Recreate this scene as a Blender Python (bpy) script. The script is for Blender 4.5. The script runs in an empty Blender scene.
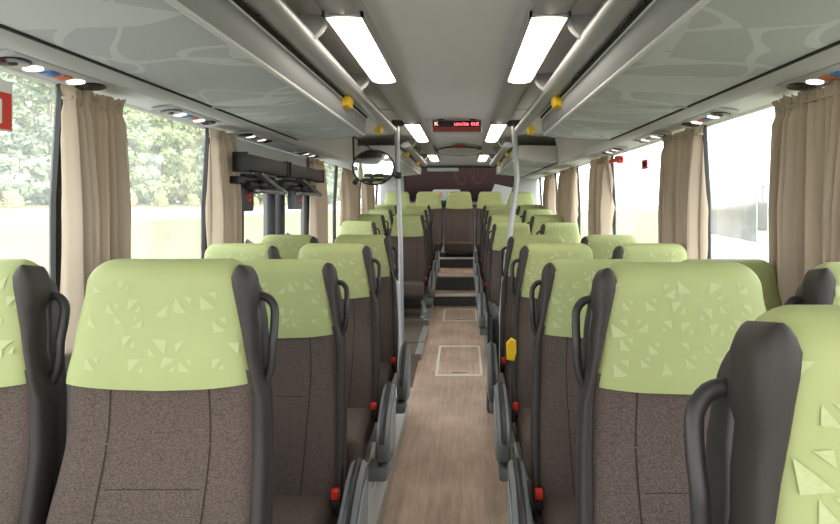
import bpy, bmesh, math, random
from mathutils import Vector, Matrix
C = bpy.context.scene.collection
sc = bpy.context.scene
PI = math.pi
CAMZ = 1.35          # eye height above the aisle floor
CX = -0.05           # centre line of the coach
random.seed(7)

# ------------------------------------------------------------------ materials
def lin(r, g, b):
    f = lambda c: (c/255/12.92) if c/255 <= .04045 else ((c/255+.055)/1.055)**2.4
    return (f(r), f(g), f(b), 1)

def mat(name, rgb, rough=.6, metal=0., noise=0., nscale=40., bump=0., bscale=200., spec=.5, trans=False, coat=0.):
    m = bpy.data.materials.new(name); m.use_nodes = True
    nt = m.node_tree; b = nt.nodes['Principled BSDF']
    col = lin(*rgb)
    b.inputs['Base Color'].default_value = col
    b.inputs['Roughness'].default_value = rough
    b.inputs['Metallic'].default_value = metal
    b.inputs['Specular IOR Level'].default_value = spec
    if coat: b.inputs['Coat Weight'].default_value = coat
    tc = nt.nodes.new('ShaderNodeTexCoord')
    if noise:
        n = nt.nodes.new('ShaderNodeTexNoise'); n.inputs['Scale'].default_value = nscale; n.inputs['Detail'].default_value = 4
        nt.links.new(tc.outputs['Object'], n.inputs['Vector'])
        mx = nt.nodes.new('ShaderNodeMix'); mx.data_type = 'RGBA'
        mx.inputs[6].default_value = tuple(c*(1-noise) for c in col[:3])+(1,)
        mx.inputs[7].default_value = tuple(min(1, c*(1+noise)) for c in col[:3])+(1,)
        nt.links.new(n.outputs['Fac'], mx.inputs[0]); nt.links.new(mx.outputs[2], b.inputs['Base Color'])
    if bump:
        n2 = nt.nodes.new('ShaderNodeTexNoise'); n2.inputs['Scale'].default_value = bscale
        nt.links.new(tc.outputs['Object'], n2.inputs['Vector'])
        bp = nt.nodes.new('ShaderNodeBump'); bp.inputs['Strength'].default_value = bump; bp.inputs['Distance'].default_value = .003
        nt.links.new(n2.outputs['Fac'], bp.inputs['Height']); nt.links.new(bp.outputs['Normal'], b.inputs['Normal'])
    return m

def emit(name, rgb, s):
    m = bpy.data.materials.new(name); m.use_nodes = True
    b = m.node_tree.nodes['Principled BSDF']
    b.inputs['Base Color'].default_value = (.8, .8, .8, 1)
    b.inputs['Emission Color'].default_value = lin(*rgb); b.inputs['Emission Strength'].default_value = s
    return m

def fabric_brown():
    m = mat('brown_fabric', (112, 97, 91), .95, spec=.15)
    nt = m.node_tree; b = nt.nodes['Principled BSDF']; tc = nt.nodes['Texture Coordinate']
    mp = nt.nodes.new('ShaderNodeMapping'); mp.inputs['Scale'].default_value = (240, 420, 620)
    n = nt.nodes.new('ShaderNodeTexNoise'); n.inputs['Scale'].default_value = 1; n.inputs['Detail'].default_value = 3
    nt.links.new(tc.outputs['Object'], mp.inputs[0]); nt.links.new(mp.outputs[0], n.inputs['Vector'])
    cr = nt.nodes.new('ShaderNodeValToRGB')
    cr.color_ramp.elements[0].position = .36; cr.color_ramp.elements[0].color = lin(74, 64, 60)
    cr.color_ramp.elements[1].position = .66; cr.color_ramp.elements[1].color = lin(106, 94, 88)
    nt.links.new(n.outputs['Fac'], cr.inputs[0]); nt.links.new(cr.outputs[0], b.inputs['Base Color'])
    bp = nt.nodes.new('ShaderNodeBump'); bp.inputs['Strength'].default_value = .3; bp.inputs['Distance'].default_value = .002
    nt.links.new(n.outputs['Fac'], bp.inputs['Height']); nt.links.new(bp.outputs['Normal'], b.inputs['Normal'])
    return m

def floor_mat():
    m = mat('wood_vinyl', (170, 146, 124), .42)
    nt = m.node_tree; b = nt.nodes['Principled BSDF']; tc = nt.nodes['Texture Coordinate']
    mp = nt.nodes.new('ShaderNodeMapping'); mp.inputs['Scale'].default_value = (38, 3.2, 10)
    n = nt.nodes.new('ShaderNodeTexNoise'); n.inputs['Scale'].default_value = 1; n.inputs['Detail'].default_value = 6; n.inputs['Roughness'].default_value = .65
    nt.links.new(tc.outputs['Object'], mp.inputs[0]); nt.links.new(mp.outputs[0], n.inputs['Vector'])
    n2 = nt.nodes.new('ShaderNodeTexNoise'); n2.inputs['Scale'].default_value = 3.5; n2.inputs['Detail'].default_value = 5
    nt.links.new(tc.outputs['Object'], n2.inputs['Vector'])
    ad = nt.nodes.new('ShaderNodeMath'); ad.operation = 'ADD'
    nt.links.new(n.outputs['Fac'], ad.inputs[0]); nt.links.new(n2.outputs['Fac'], ad.inputs[1])
    cr = nt.nodes.new('ShaderNodeValToRGB')
    cr.color_ramp.elements[0].position = .35; cr.color_ramp.elements[0].color = lin(162, 137, 119)
    cr.color_ramp.elements[1].position = .66; cr.color_ramp.elements[1].color = lin(212, 187, 166)
    hv = nt.nodes.new('ShaderNodeMath'); hv.operation = 'MULTIPLY'; hv.inputs[1].default_value = .5
    nt.links.new(ad.outputs[0], hv.inputs[0]); nt.links.new(hv.outputs[0], cr.inputs[0]); nt.links.new(cr.outputs[0], b.inputs['Base Color'])
    return m

def swirl_mat():
    # grey lining fabric with paler printed ribbons and shards
    m = mat('printed_lining', (160, 163, 160), .8, spec=.2)
    nt = m.node_tree; b = nt.nodes['Principled BSDF']; tc = nt.nodes['Texture Coordinate']
    def noise(s, d=2, dist=0):
        n = nt.nodes.new('ShaderNodeTexNoise'); n.inputs['Scale'].default_value = s; n.inputs['Detail'].default_value = d
        n.inputs['Distortion'].default_value = dist
        nt.links.new(tc.outputs['Object'], n.inputs['Vector']); return n
    def math_(op, a, v):
        k = nt.nodes.new('ShaderNodeMath'); k.operation = op
        nt.links.new(a, k.inputs[0])
        if isinstance(v, (int, float)): k.inputs[1].default_value = v
        else: nt.links.new(v, k.inputs[1])
        return k.outputs[0]
    n = noise(1.7, 0, 1.2)
    r = math_('ABSOLUTE', math_('SUBTRACT', n.outputs['Fac'], .5), 0)
    rib = math_('LESS_THAN', r, .022)
    n3 = noise(2.3, 0, .6)
    r2 = math_('ABSOLUTE', math_('SUBTRACT', n3.outputs['Fac'], .42), 0)
    rib2 = math_('LESS_THAN', r2, .018)
    mp = nt.nodes.new('ShaderNodeMapping'); mp.inputs['Scale'].default_value = (3.2, 8, 1); mp.inputs['Rotation'].default_value = (0, 0, .5)
    nt.links.new(tc.outputs['Object'], mp.inputs[0])
    v = nt.nodes.new('ShaderNodeTexVoronoi'); v.inputs['Scale'].default_value = 1.0
    nt.links.new(mp.outputs[0], v.inputs['Vector'])
    sep = nt.nodes.new('ShaderNodeSeparateColor'); nt.links.new(v.outputs['Color'], sep.inputs[0])
    sh = math_('GREATER_THAN', sep.outputs[0], .66)
    gate = noise(.9, 0, 0); g = math_('GREATER_THAN', gate.outputs['Fac'], .46)
    shards = math_('MULTIPLY', sh, g)
    mxx = math_('MAXIMUM', math_('MAXIMUM', rib, rib2), shards)
    mx = nt.nodes.new('ShaderNodeMix'); mx.data_type = 'RGBA'
    mx.inputs[6].default_value = lin(188, 193, 197); mx.inputs[7].default_value = lin(206, 211, 213)
    nt.links.new(mxx, mx.inputs[0]); nt.links.new(mx.outputs[2], b.inputs['Base Color'])
    return m

def glass_mat(name, tint=(1, 1, 1), haze=.06, refl=.35):
    m = bpy.data.materials.new(name); m.use_nodes = True; nt = m.node_tree
    for n in list(nt.nodes): nt.nodes.remove(n)
    out = nt.nodes.new('ShaderNodeOutputMaterial')
    tr = nt.nodes.new('ShaderNodeBsdfTransparent'); tr.inputs[0].default_value = (*tint, 1)
    gl = nt.nodes.new('ShaderNodeBsdfGlossy'); gl.inputs['Roughness'].default_value = .02
    df = nt.nodes.new('ShaderNodeBsdfTranslucent'); df.inputs[0].default_value = (.9, .92, .9, 1)
    fr = nt.nodes.new('ShaderNodeLayerWeight'); fr.inputs[0].default_value = .12
    m1 = nt.nodes.new('ShaderNodeMixShader'); m1.inputs[0].default_value = haze
    nt.links.new(tr.outputs[0], m1.inputs[1]); nt.links.new(df.outputs[0], m1.inputs[2])
    m2 = nt.nodes.new('ShaderNodeMixShader')
    sc_ = nt.nodes.new('ShaderNodeMath'); sc_.operation = 'MULTIPLY'; sc_.inputs[1].default_value = refl
    nt.links.new(fr.outputs['Fresnel'], sc_.inputs[0]); nt.links.new(sc_.outputs[0], m2.inputs[0])
    nt.links.new(m1.outputs[0], m2.inputs[1]); nt.links.new(gl.outputs[0], m2.inputs[2])
    nt.links.new(m2.outputs[0], out.inputs[0])
    return m

def leaf_mat(name, a, b_):
    m = mat(name, a, .7, spec=.2)
    nt = m.node_tree; b = nt.nodes['Principled BSDF']
    gi = nt.nodes.new('ShaderNodeNewGeometry')
    mx = nt.nodes.new('ShaderNodeMix'); mx.data_type = 'RGBA'
    mx.inputs[6].default_value = lin(*a); mx.inputs[7].default_value = lin(*b_)
    nt.links.new(gi.outputs['Random Per Island'], mx.inputs[0]); nt.links.new(mx.outputs[2], b.inputs['Base Color'])
    return m

def curtain_mat():
    m = mat('beige_curtain', (200, 184, 165), .85, spec=.15, bump=.15, bscale=500)
    nt = m.node_tree; b = nt.nodes['Principled BSDF']
    tl = nt.nodes.new('ShaderNodeBsdfTranslucent'); tl.inputs[0].default_value = lin(210, 194, 172)
    mx = nt.nodes.new('ShaderNodeMixShader'); mx.inputs[0].default_value = .22
    out = nt.nodes['Material Output']
    nt.links.new(b.outputs[0], mx.inputs[1]); nt.links.new(tl.outputs[0], mx.inputs[2]); nt.links.new(mx.outputs[0], out.inputs[0])
    return m

M = dict(
    brown=fabric_brown(), floor=floor_mat(), lining=swirl_mat(), curtain=curtain_mat(),
    green=mat('green_leatherette', (162, 171, 116), .55, noise=.06, nscale=9, bump=.06, bscale=350, spec=.35),
    patch=mat('pale_green_embroidery', (177, 185, 138), .7, noise=.12, nscale=260, spec=.3),
    emboss=mat('embossed_green', (172, 181, 126), .6),
    seam=mat('dark_seam', (60, 49, 46), .9, spec=.1),
    trimdark=mat('dark_brown_plastic', (50, 45, 43), .5, bump=.06, bscale=900, spec=.35),
    shell=mat('charcoal_shell', (44, 42, 42), .45),
    armgrey=mat('grey_arm_plastic', (112, 116, 118), .45),
    armlight=mat('pale_grey_arm_inset', (150, 153, 152), .45),
    metal=mat('brushed_aluminium', (196, 200, 200), .35, metal=.7),
    drive=mat('black_brown_cover', (44, 40, 39), .5),
    chrome=mat('dull_chrome', (150, 150, 150), .3, metal=.8),
    red=mat('red_plastic', (214, 50, 34), .4),
    yellow=mat('yellow_plastic', (240, 196, 24), .45),
    ceil=mat('grey_ceiling_fabric', (220, 221, 225), .85, spec=.2, bump=.05, bscale=600),
    panel=mat('grey_panel', (174, 174, 173), .6, spec=.35),
    strip=mat('grey_service_strip', (190, 192, 194), .55, spec=.35),
    fascia=mat('grey_rack_fascia', (146, 150, 155), .6, spec=.3),
    rackin=mat('pale_rack_lining', (226, 224, 220), .85, spec=.2),
    valance=mat('white_valance', (216, 218, 222), .55, spec=.35),
    housing=mat('silver_light_housing', (160, 158, 160), .35, spec=.5),
    rail=mat('satin_rail', (178, 181, 186), .35, metal=.3),
    black=mat('black_rubber', (22, 23, 24), .5),
    blackg=mat('black_gloss', (26, 25, 26), .2),
    darkgrey=mat('dark_grey_plastic', (62, 60, 60), .5),
    wall=mat('grey_wall_lining', (182, 182, 178), .8),
    gapdark=mat('dark_gap', (34, 34, 34), .9),
    podium=mat('podium_vinyl', (112, 100, 90), .6, noise=.15, nscale=60),
    riser=mat('dark_riser_vinyl', (70, 74, 76), .6),
    hatch=mat('hatch_trim', (232, 228, 220), .45),
    lamp=emit('lamp_diffuser', (255, 240, 222), 8.0),
    led=emit('red_led', (255, 70, 84), 3.2), ledwarm=emit('pale_red_led', (255, 150, 130), 3.0),
    spot=emit('reading_lamp', (255, 250, 240), 1.3),
    redfilter=mat('red_filter', (150, 46, 28), .35),
    white=mat('white_paint', (232, 232, 230), .4),
    paper=mat('white_paper', (226, 232, 230), .7),
    blue=mat('blue_button', (70, 130, 200), .4), orange=mat('salmon_button', (220, 120, 90), .4),
    maroon=mat('maroon_paint', (26, 8, 8), .6, spec=.1), teal=mat('teal_fabric', (24, 92, 98), .7),
    pink=mat('pink_print', (226, 170, 160), .7),
    glass=glass_mat('window_glass', (.98, 1, .985), .15, .28), glassdoor=glass_mat('door_glass', (.95, .98, .96), .08),
    rearglass=glass_mat('rear_glass', (.6, .57, .55), .0, .12),
    darkglass=mat('dark_windscreen', (40, 46, 48), .08, spec=.8),
    mirror=mat('mirror', (235, 238, 240), .03, metal=1.0),
    grass=mat('dry_grass', (116, 115, 86), .9, noise=.35, nscale=.35, spec=.1),
    road=mat('pale_asphalt', (140, 138, 134), .8, noise=.06, nscale=1),
    bark=mat('bark', (92, 80, 66), .9),
    leafg=leaf_mat('green_leaf', (128, 146, 108), (176, 186, 136)),
    leafy=leaf_mat('yellow_leaf', (164, 168, 116), (206, 200, 146)),
    leafd=leaf_mat('dark_leaf', (120, 140, 118), (168, 180, 146)),
    strap=mat('brown_strap', (120, 84, 66), .8),
    amber=mat('amber', (250, 170, 30), .4),
)

# ------------------------------------------------------------------ mesh builder
class MB:
    def __init__(s): s.v = []; s.f = []; s.mi = []; s.sm = []
    def add(s, vs, fs, mi=0, smooth=False):
        o = len(s.v); s.v += [tuple(x) for x in vs]
        for f in fs: s.f.append([i+o for i in f]); s.mi.append(mi); s.sm.append(smooth)
        return s
    def box(s, a, b, mi=0, bev=0., seg=2):
        a = Vector(a); b = Vector(b)
        lo = Vector([min(p, q) for p, q in zip(a, b)]); hi = Vector([max(p, q) for p, q in zip(a, b)])
        bm = bmesh.new(); bmesh.ops.create_cube(bm, size=1)
        for v in bm.verts: v.co = Vector([(l+h)/2 + c*(h-l) for l, h, c in zip(lo, hi, v.co)])
        if bev: bmesh.ops.bevel(bm, geom=bm.edges[:], offset=bev, segments=seg, affect='EDGES', profile=.5)
        bm.verts.index_update()
        s.add([v.co for v in bm.verts], [[v.index for v in f.verts] for f in bm.faces], mi, bool(bev)); bm.free()
        return s
    def loft(s, rings, mi=0, closed=True, cap=True, smooth=True):
        n = len(rings[0]); vs = [p for r in rings for p in r]; fs = []
        for i in range(len(rings)-1):
            for j in range(n if closed else n-1):
                k = (j+1) % n
                fs.append([i*n+j, i*n+k, (i+1)*n+k, (i+1)*n+j])
        if cap and closed:
            fs.append(list(range(n))[::-1]); fs.append([(len(rings)-1)*n+j for j in range(n)])
        return s.add(vs, fs, mi, smooth)
    def tube(s, pts, r, mi=0, n=10, closed=False, flat=1.0):
        pts = [Vector(p) for p in pts]; rings = []; m = len(pts); up = None
        for i, p in enumerate(pts):
            a = pts[i-1] if (i or closed) else p; b = pts[(i+1) % m] if (i < m-1 or closed) else p
            t = (b-a).normalized()
            if up is None:
                up = Vector((0, 0, 1)) if abs(t.z) < .9 else Vector((0, 1, 0))
            x = t.cross(up).normalized(); y = x.cross(t).normalized(); up = y
            rings.append([p + x*r*math.cos(q*2*PI/n) + y*r*flat*math.sin(q*2*PI/n) for q in range(n)])
        if closed:
            rings.append(rings[0])
            # re-align the seam by nearest start point
            best = min(range(n), key=lambda k: (Vector(rings[-2][0])-Vector(rings[0][k])).length)
            rings[-1] = rings[0][best:]+rings[0][:best]
        return s.loft(rings, mi, True, not closed)
    def prism(s, poly, axis, a, b, mi=0, bev=0., smooth=False):
        """extrude a 2-D outline along axis 0/1/2 from a to b"""
        def P(u, v, w):
            if axis == 0: return (w, u, v)
            if axis == 1: return (u, w, v)
            return (u, v, w)
        n = len(poly)
        if bev:
            cx = sum(p[0] for p in poly)/n; cy = sum(p[1] for p in poly)/n
            def ins(p):
                d = math.hypot(p[0]-cx, p[1]-cy) or 1; k = max(0, 1-bev/d); return (cx+(p[0]-cx)*k, cy+(p[1]-cy)*k)
            sg = 1 if b > a else -1
            rings = [[P(*ins(p), a) for p in poly], [P(*p, a+sg*bev) for p in poly], [P(*p, b-sg*bev) for p in poly], [P(*ins(p), b) for p in poly]]
            return s.loft(rings, mi, True, True, smooth)
        return s.loft([[P(*p, a) for p in poly], [P(*p, b) for p in poly]], mi, True, True, smooth)
    def ellipsoid(s, c, r, mi=0, n=14, m=8):
        rings = []
        for i in range(1, m):
            a = PI*i/m
            rings.append([(c[0]+r[0]*math.sin(a)*math.cos(2*PI*j/n), c[1]+r[1]*math.sin(a)*math.sin(2*PI*j/n), c[2]-r[2]*math.cos(a)) for j in range(n)])
        return s.loft(rings, mi)
    def build(s, name, mats, parent=None, fix=True):
        me = bpy.data.meshes.new(name); me.from_pydata(s.v, [], s.f)
        ml = mats if isinstance(mats, (list, tuple)) else [mats]
        for m in ml: me.materials.append(m)
        me.polygons.foreach_set('material_index', s.mi); me.polygons.foreach_set('use_smooth', s.sm)
        if fix:
            bm = bmesh.new(); bm.from_mesh(me); bmesh.ops.recalc_face_normals(bm, faces=bm.faces); bm.to_mesh(me); bm.free()
        me.update()
        try: me.set_sharp_from_angle(angle=math.radians(42))
        except Exception: pass
        o = bpy.data.objects.new(name, me); C.objects.link(o)
        if parent: o.parent = parent
        return o

def tag(o, label=None, cat=None, group=None, kind=None):
    if label: o['label'] = label
    if cat: o['category'] = cat
    if group: o['group'] = group
    if kind: o['kind'] = kind
    return o
def empty(name, loc=(0, 0, 0), rz=0):
    o = bpy.data.objects.new(name, None); C.objects.link(o); o.location = loc; o.rotation_euler = (0, 0, rz); o.empty_display_size = .1
    return o
def copy_tree(o, parent=None):
    c = o.copy(); C.objects.link(c)
    if parent: c.parent = parent
    for ch in o.children: copy_tree(ch, c)
    return c
def struct(name, mb, m, parent=None):
    o = mb.build(name, m, parent)
    if parent is None: o['kind'] = 'structure'
    return o
def Z(rel): return CAMZ + rel
def H(side, h): return CX + side*h          # side -1 = mid-door side, +1 = other side

# ------------------------------------------------------------------ seats
TX = Vector((0, .168, .9858)); NF = Vector((0, -.9858, .168))   # up the backrest, and its front normal
BASE = Vector((0, 0, .378)); LMAX = .785
def lerp(tab, x):
    if x <= tab[0][0]: return tab[0][1]
    for (a, fa), (b, fb) in zip(tab, tab[1:]):
        if x <= b:
            t = (x-a)/(b-a); t = t*t*(3-2*t); return fa+(fb-fa)*t
    return tab[-1][1]
HW = [(0, .213), (.15, .213), (.53, .195), (.62, .182), (.73, .166), (.79, .162)]
TH = [(0, .085), (.2, .10), (.45, .085), (.6, .095), (.79, .085)]
NC = [(0, .03), (.2, .020), (.42, -.002), (.60, .018), (.79, .030)]
def prof(l, grow=0., top=LMAX):
    hw = lerp(HW, l)+grow; th = lerp(TH, l)/2+grow
    R = .055
    t = (l-(top-R))/R
    if t > 0:
        t = min(t, 1); q = math.sqrt(max(0, 1-t*t*.995))
        hw -= .048*(1-q); th *= max(.06, q)
    return hw, th
E = .42
def surf(x, l, off=0., grow=.006):
    hw, th = prof(l, grow)
    u = min(.999, abs(x)/hw)
    f = th*(max(0, 1-u**(2/E)))**(E/2)
    f += .014*u**3*(1 if l < .5 else max(0, 1-(l-.5)/.1))*(1-u**8)
    return BASE + TX*l + NF*(f+lerp(NC, l)+off) + Vector((x, 0, 0))
def ring(l, grow=0., n=44, arch=0., nshift=0., thk=1., hwk=0., top=LMAX):
    hw, th = prof(l, grow, top); hw += hwk; out = []
    for j in range(n):
        a = 2*PI*j/n; c, s_ = math.cos(a), math.sin(a)
        x = hw*math.copysign(abs(c)**E, c); f = th*thk*math.copysign(abs(s_)**E, s_)
        u = min(1, abs(x)/hw)
        if s_ > 0: f += .014*u**3*(1 if l < .5 else max(0, 1-(l-.5)/.1))*(1-u**8)
        ll = l - arch*(1-u*u)
        out.append(BASE + TX*ll + NF*(f+lerp(NC, l)+nshift) + Vector((x, 0, 0)))
    return out

def text_mesh(txt):
    cu = bpy.data.curves.new('tmp', 'FONT'); cu.body = txt; cu.align_x = 'CENTER'; cu.align_y = 'CENTER'; cu.resolution_u = 3
    ob = bpy.data.objects.new('tmp', cu); C.objects.link(ob)
    dg = bpy.context.evaluated_depsgraph_get(); dg.update()
    me = bpy.data.meshes.new_from_object(ob.evaluated_get(dg))
    vs = [v.co.copy() for v in me.vertices]; fs = [list(p.vertices) for p in me.polygons]
    bpy.data.objects.remove(ob); bpy.data.curves.remove(cu); bpy.data.meshes.remove(me)
    return vs, fs
LOGO = text_mesh('SCANIA')

def cover_mesh(seed, side=0):
    mb = MB(); g = .006
    ls = [.535, .541, .555, .575, .6, .64, .68, .71, .73] + [LMAX-.055+.055*math.sin(PI/2*k/9) for k in range(1, 10)]
    rg = [ring(l, g, arch=.014*max(0, 1-(l-.535)/.06)) for l in ls]
    if side:      # tucked in behind the edge trim
        rg = [[Vector((p.x-side*.015*max(0, (p.x*side-.08)/.1), p.y, p.z)) for p in r_] for r_ in rg]
    mb.loft(rg, 0)
    r = random.Random(seed); pts = []
    rows = 5; cols = 6
    for i in range(rows):
        for j in range(cols):
            l = .555 + .19*(i+.5)/rows + r.uniform(-.010, .010); x = (-.15 + .30*(j+.5+(.5 if i % 2 else 0)-.25)/cols) + r.uniform(-.012, .012)
            if abs(x) > .145 or r.random() < .12: continue
            sz = r.uniform(.015, .030); a = r.choice([0, PI/2, PI, -PI/2]) + r.uniform(-.25, .25)
            # a large right triangle and, across a gap, its small mate
            tri = [(-.5, .5), (.5, .5), (-.5, -.5)]; mate = [(.62, -.05), (.62, -.62), (.1, -.62)]
            for T in ((tri, mate) if r.random() < .75 else (tri,)):
                P2 = []
                for (p, q) in T:
                    P2.append((x + sz*(p*math.cos(a)-q*math.sin(a)), l + sz*(p*math.sin(a)+q*math.cos(a))))
                mids = [((P2[k][0]+P2[(k+1) % 3][0])/2, (P2[k][1]+P2[(k+1) % 3][1])/2) for k in range(3)]
                V = [surf(px, pl, .0009, g) for px, pl in P2+mids]
                mb.add(V, [[0, 3, 5], [3, 1, 4], [5, 4, 2], [3, 4, 5]], 1, False)
    if True:
        w = max(abs(v.x) for v in LOGO[0]); k = .036/w
        mb.add([surf(v.x*k, .536+v.y*k*.85, .0014, g) for v in LOGO[0]], LOGO[1], 2)
    return mb

def arm_outline(k=1., cy=-.17, cz=.43, drop=.05):
    pts = [(-.005, .575), (-.03, .60), (-.075, .598), (-.15, .575), (-.235, .53), (-.30, .475), (-.335, .42), (-.335, .37), (-.30, .325),
           (-.23, .29), (-.15, .272), (-.08, .275), (-.04, .31), (-.015, .40), (-.004, .50)]
    return [(cy+(y-cy)*k*.9, cz+(z-cz)*k*.9-drop) for y, z in pts]

def make_seat(side, kind, seed):
    """side +1: ear, handle and armrest on the +x edge. kind: aisle | window | bench | centre"""
    root = empty('coach_seat')
    b = MB(); ls = [-.03, -.02, 0, .05, .1, .15, .2, .25, .3, .35, .38, .4, .45, .5, .56]
    b.loft([ring(l, -.004 if l < -.025 else 0) for l in ls], 0)
    for x0 in (-.092, .092):
        V = []; n = 14
        for i in range(n+1):
            l = .0+.53*i/n
            for dx in (-.0016, .0016): V.append(surf(x0+dx+.012*math.sin(l*5)*(1 if x0 > 0 else -1), l, .0009, 0))
        b.add(V, [[2*i, 2*i+1, 2*i+3, 2*i+2] for i in range(n)], 1)
    V = []
    for i in range(9):
        x = -.092+.184*i/8
        for dl in (-.0009, .0009): V.append(surf(x, .335+dl, .0009, 0))
    b.add(V, [[2*i, 2*i+1, 2*i+3, 2*i+2] for i in range(8)], 1)
    b.build('backrest', [M['brown'], M['seam']], root)
    cover_mesh(seed, side if kind in ('aisle', 'window') else 0).build('headrest_cover', [M['green'], M['patch'], M['emboss']], root)
    sh = MB(); ls = [-.02, 0, .1, .2, .3, .4, .5, .6, .66] + [.705+.06*math.sin(PI/2*k/8) for k in range(9)]
    sh.loft([ring(l, 0, nshift=-.022, thk=.8, hwk=.0065*min(1, max(-1, (.75-l)/.04)), top=.767) for l in ls], 0)
    sh.build('back_shell', M['shell'], root)
    if kind in ('aisle', 'window'):
        t = MB(); rings = []
        for l in [-.02, 0, .1, .2, .3, .4, .5, .54, .6, .64, .68, .70, .725, .745, .758, .766, .77]:
            hw, th = prof(l, .006, top=2)
            xi = .2055-.022*(l/.53) if l < .53 else .1835-.0555*min(1, (l-.53)/.215)**1.05
            xo_ = hw + lerp([(0, .008), (.48, .009), (.55, -.006), (.67, -.006), (.71, .004), (.79, .004)], l)
            hx = (xo_-xi)/2; hy = lerp([(0, .028), (.45, .028), (.6, .036), (.79, .036)], l)
            q = (l-.728)/.043
            k = math.sqrt(max(.02, 1-q*q)) if q > 0 else 1
            cx = (xo_+xi)/2
            rr = []
            for j in range(20):
                a = 2*PI*j/20; c, s_ = math.cos(a), math.sin(a)
                rr.append(BASE + TX*l + NF*(hy*(.75+.25*k)*math.copysign(abs(s_)**.6, s_)+lerp(NC, l)+.053-hy) + Vector((side*(cx+hx*k*math.copysign(abs(c)**.6, c)), 0, 0)))
            rings.append(rr)
        t.loft(rings, 0)
        tr = t.build('side_trim', M['trimdark'], root)
        h = MB(); xo = prof(.62, .006, 2)[0]
        ctl = [(-.016, .708), (.002, .703), (.016, .686), (.020, .66), (.0205, .62), (.0195, .585), (.016, .555), (.006, .532), (-.012, .524)]
        pts = []
        for a in range(len(ctl)-1):          # smooth the loop
            p0, p1, p2, p3 = (Vector(ctl[max(0, min(len(ctl)-1, a+q))]) for q in (-1, 0, 1, 2))
            for t in (0, .33, .66):
                v = .5*((2*p1)+(p2-p0)*t+(2*p0-5*p1+4*p2-p3)*t*t+(3*p1-p0-3*p2+p3)*t**3)
                pts.append(BASE + TX*v.y + NF*(.020 - .012*abs(v.y-.615)/.09) + Vector((side*(xo+v.x), 0, 0)))
        h.tube(pts, .009, 0, 10)
        h.build('grab_handle', M['shell'], tr)
    c = MB(); c.box((-.205, -.45, .30), (.205, .03, .425), 0, .04, 4)
    c.v = [(x, y, z + (.03*(-y/.45) if z > .36 else 0)) for x, y, z in c.v]
    c.build('cushion', M['brown'], root)
    f = MB(); f.box((-.19, -.40, .262), (.19, .0, .305), 0, .01); f.build('seat_frame', M['shell'], root)
    if kind != 'centre':
        k = MB(); k.box((side*.197, -.10, .43), (side*.222, -.075, .462), 0, .006); k.box((side*.2, -.11, .405), (side*.22, -.05, .43), 1, .004)
        k.build('belt_buckle', [M['red'], M['black']], root)
    if kind in ('aisle', 'window'):
        l = MB()
        l.prism([(-.40, .27), (-.05, .27), (-.12, .20), (-.17, .115), (-.03, .105), (-.03, .08), (-.42, .08), (-.42, .105), (-.27, .115), (-.30, .2)], 0, side*.17, side*.215, 0, .004)
        l.build('leg', M['metal'], root)
    if kind == 'aisle':
        a = MB(); a.prism(arm_outline(), 0, side*.252, side*.302, 0, .010, True)
        a.box((side*.215, -.31, .215), (side*.298, -.20, .27), 0, .012)
        ar = a.build('armrest', M['armgrey'], root)
        i = MB(); i.prism(arm_outline(.70), 0, side*.3015, side*.3065, 0, .003, True)
        i.build('armrest_inset', M['armlight'], ar)
        i = MB(); i.tube([(side*.277, -.17+(y+.17)*.9, .43+(z-.43)*.9-.05) for y, z in ((-.05, .606), (-.15, .582), (-.235, .538), (-.30, .484), (-.335, .42))], .011, 0, 8)
        i.build('armrest_pad', M['shell'], ar)
    return root

ORD = ['first', 'second', 'third', 'fourth', 'fifth', 'sixth', 'seventh', 'eighth', 'ninth']
protos = {}
def seat(side, kind, x, d, zb, label, group, rz=0):
    key = (side, kind)
    if key not in protos:
        o = protos[key] = make_seat(side, kind, 11+len(protos))
    else:
        o = copy_tree(protos[key])
    o.location = (x, d-.103, zb); o.rotation_euler = (0, 0, rz)
    tag(o, label, 'seat', group)
    return o

# mid-door side (negative x) : aisle edge is +x, other side: aisle edge is -x
AL, WL, AR, WR = -.603, -1.047, .448, .894
rowsL = [(1.2, .075), (1.95, 0), (2.71, 0), (3.45, 0)]
rowsLr = [(5.75, .012), (6.42, .068), (7.08, .122), (7.72, .175)]
rowsR = [(.53, .098), (1.2, .068), (1.95, 0), (2.71, 0), (3.45, 0)]
rowsRr = [(5.2, .012), (5.98, .068), (6.7, .118), (7.4, .172)]
GF = 'green headed coach seats ahead of the mid door'; GR = 'green headed coach seats on the raised rear floor'
for i, (d, zb) in enumerate(rowsL):
    seat(1, 'aisle', AL, d, zb, f'{ORD[i]} green and brown aisle seat from the camera, on the mid door side', GF)
    seat(1, 'window', WL, d, zb, f'{ORD[i]} green and brown window seat from the camera, on the mid door side', GF)
for i, (d, zb) in enumerate(rowsR):
    nm = 'nearest green aisle seat with large dark grab handle, cut off by the photo edge' if i == 0 else \
        f'{ORD[i]} green and brown aisle seat from the camera, opposite the mid door side'
    seat(-1, 'aisle', AR if i else AR-.025, d, zb, nm, GF)
    if i: seat(-1, 'window', WR, d, zb, f'{ORD[i-1]} green and brown window seat from the camera, opposite the mid door side', GF)
for i, (d, zb) in enumerate(rowsLr):
    if i: seat(1, 'aisle', AL, d, zb, f'{ORD[i-1]} small green aisle seat behind the mirror post', GR)
    seat(1, 'window', WL, d, zb, f'{ORD[i]} small green window seat behind the mid door', GR)
for i, (d, zb) in enumerate(rowsRr):
    seat(-1, 'aisle', AR, d, zb, f'{ORD[i]} small green aisle seat behind the bent handrail pole', GR)
    seat(-1, 'window', WR, d, zb, f'{ORD[i]} small green window seat behind the bent handrail pole row', GR)
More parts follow.
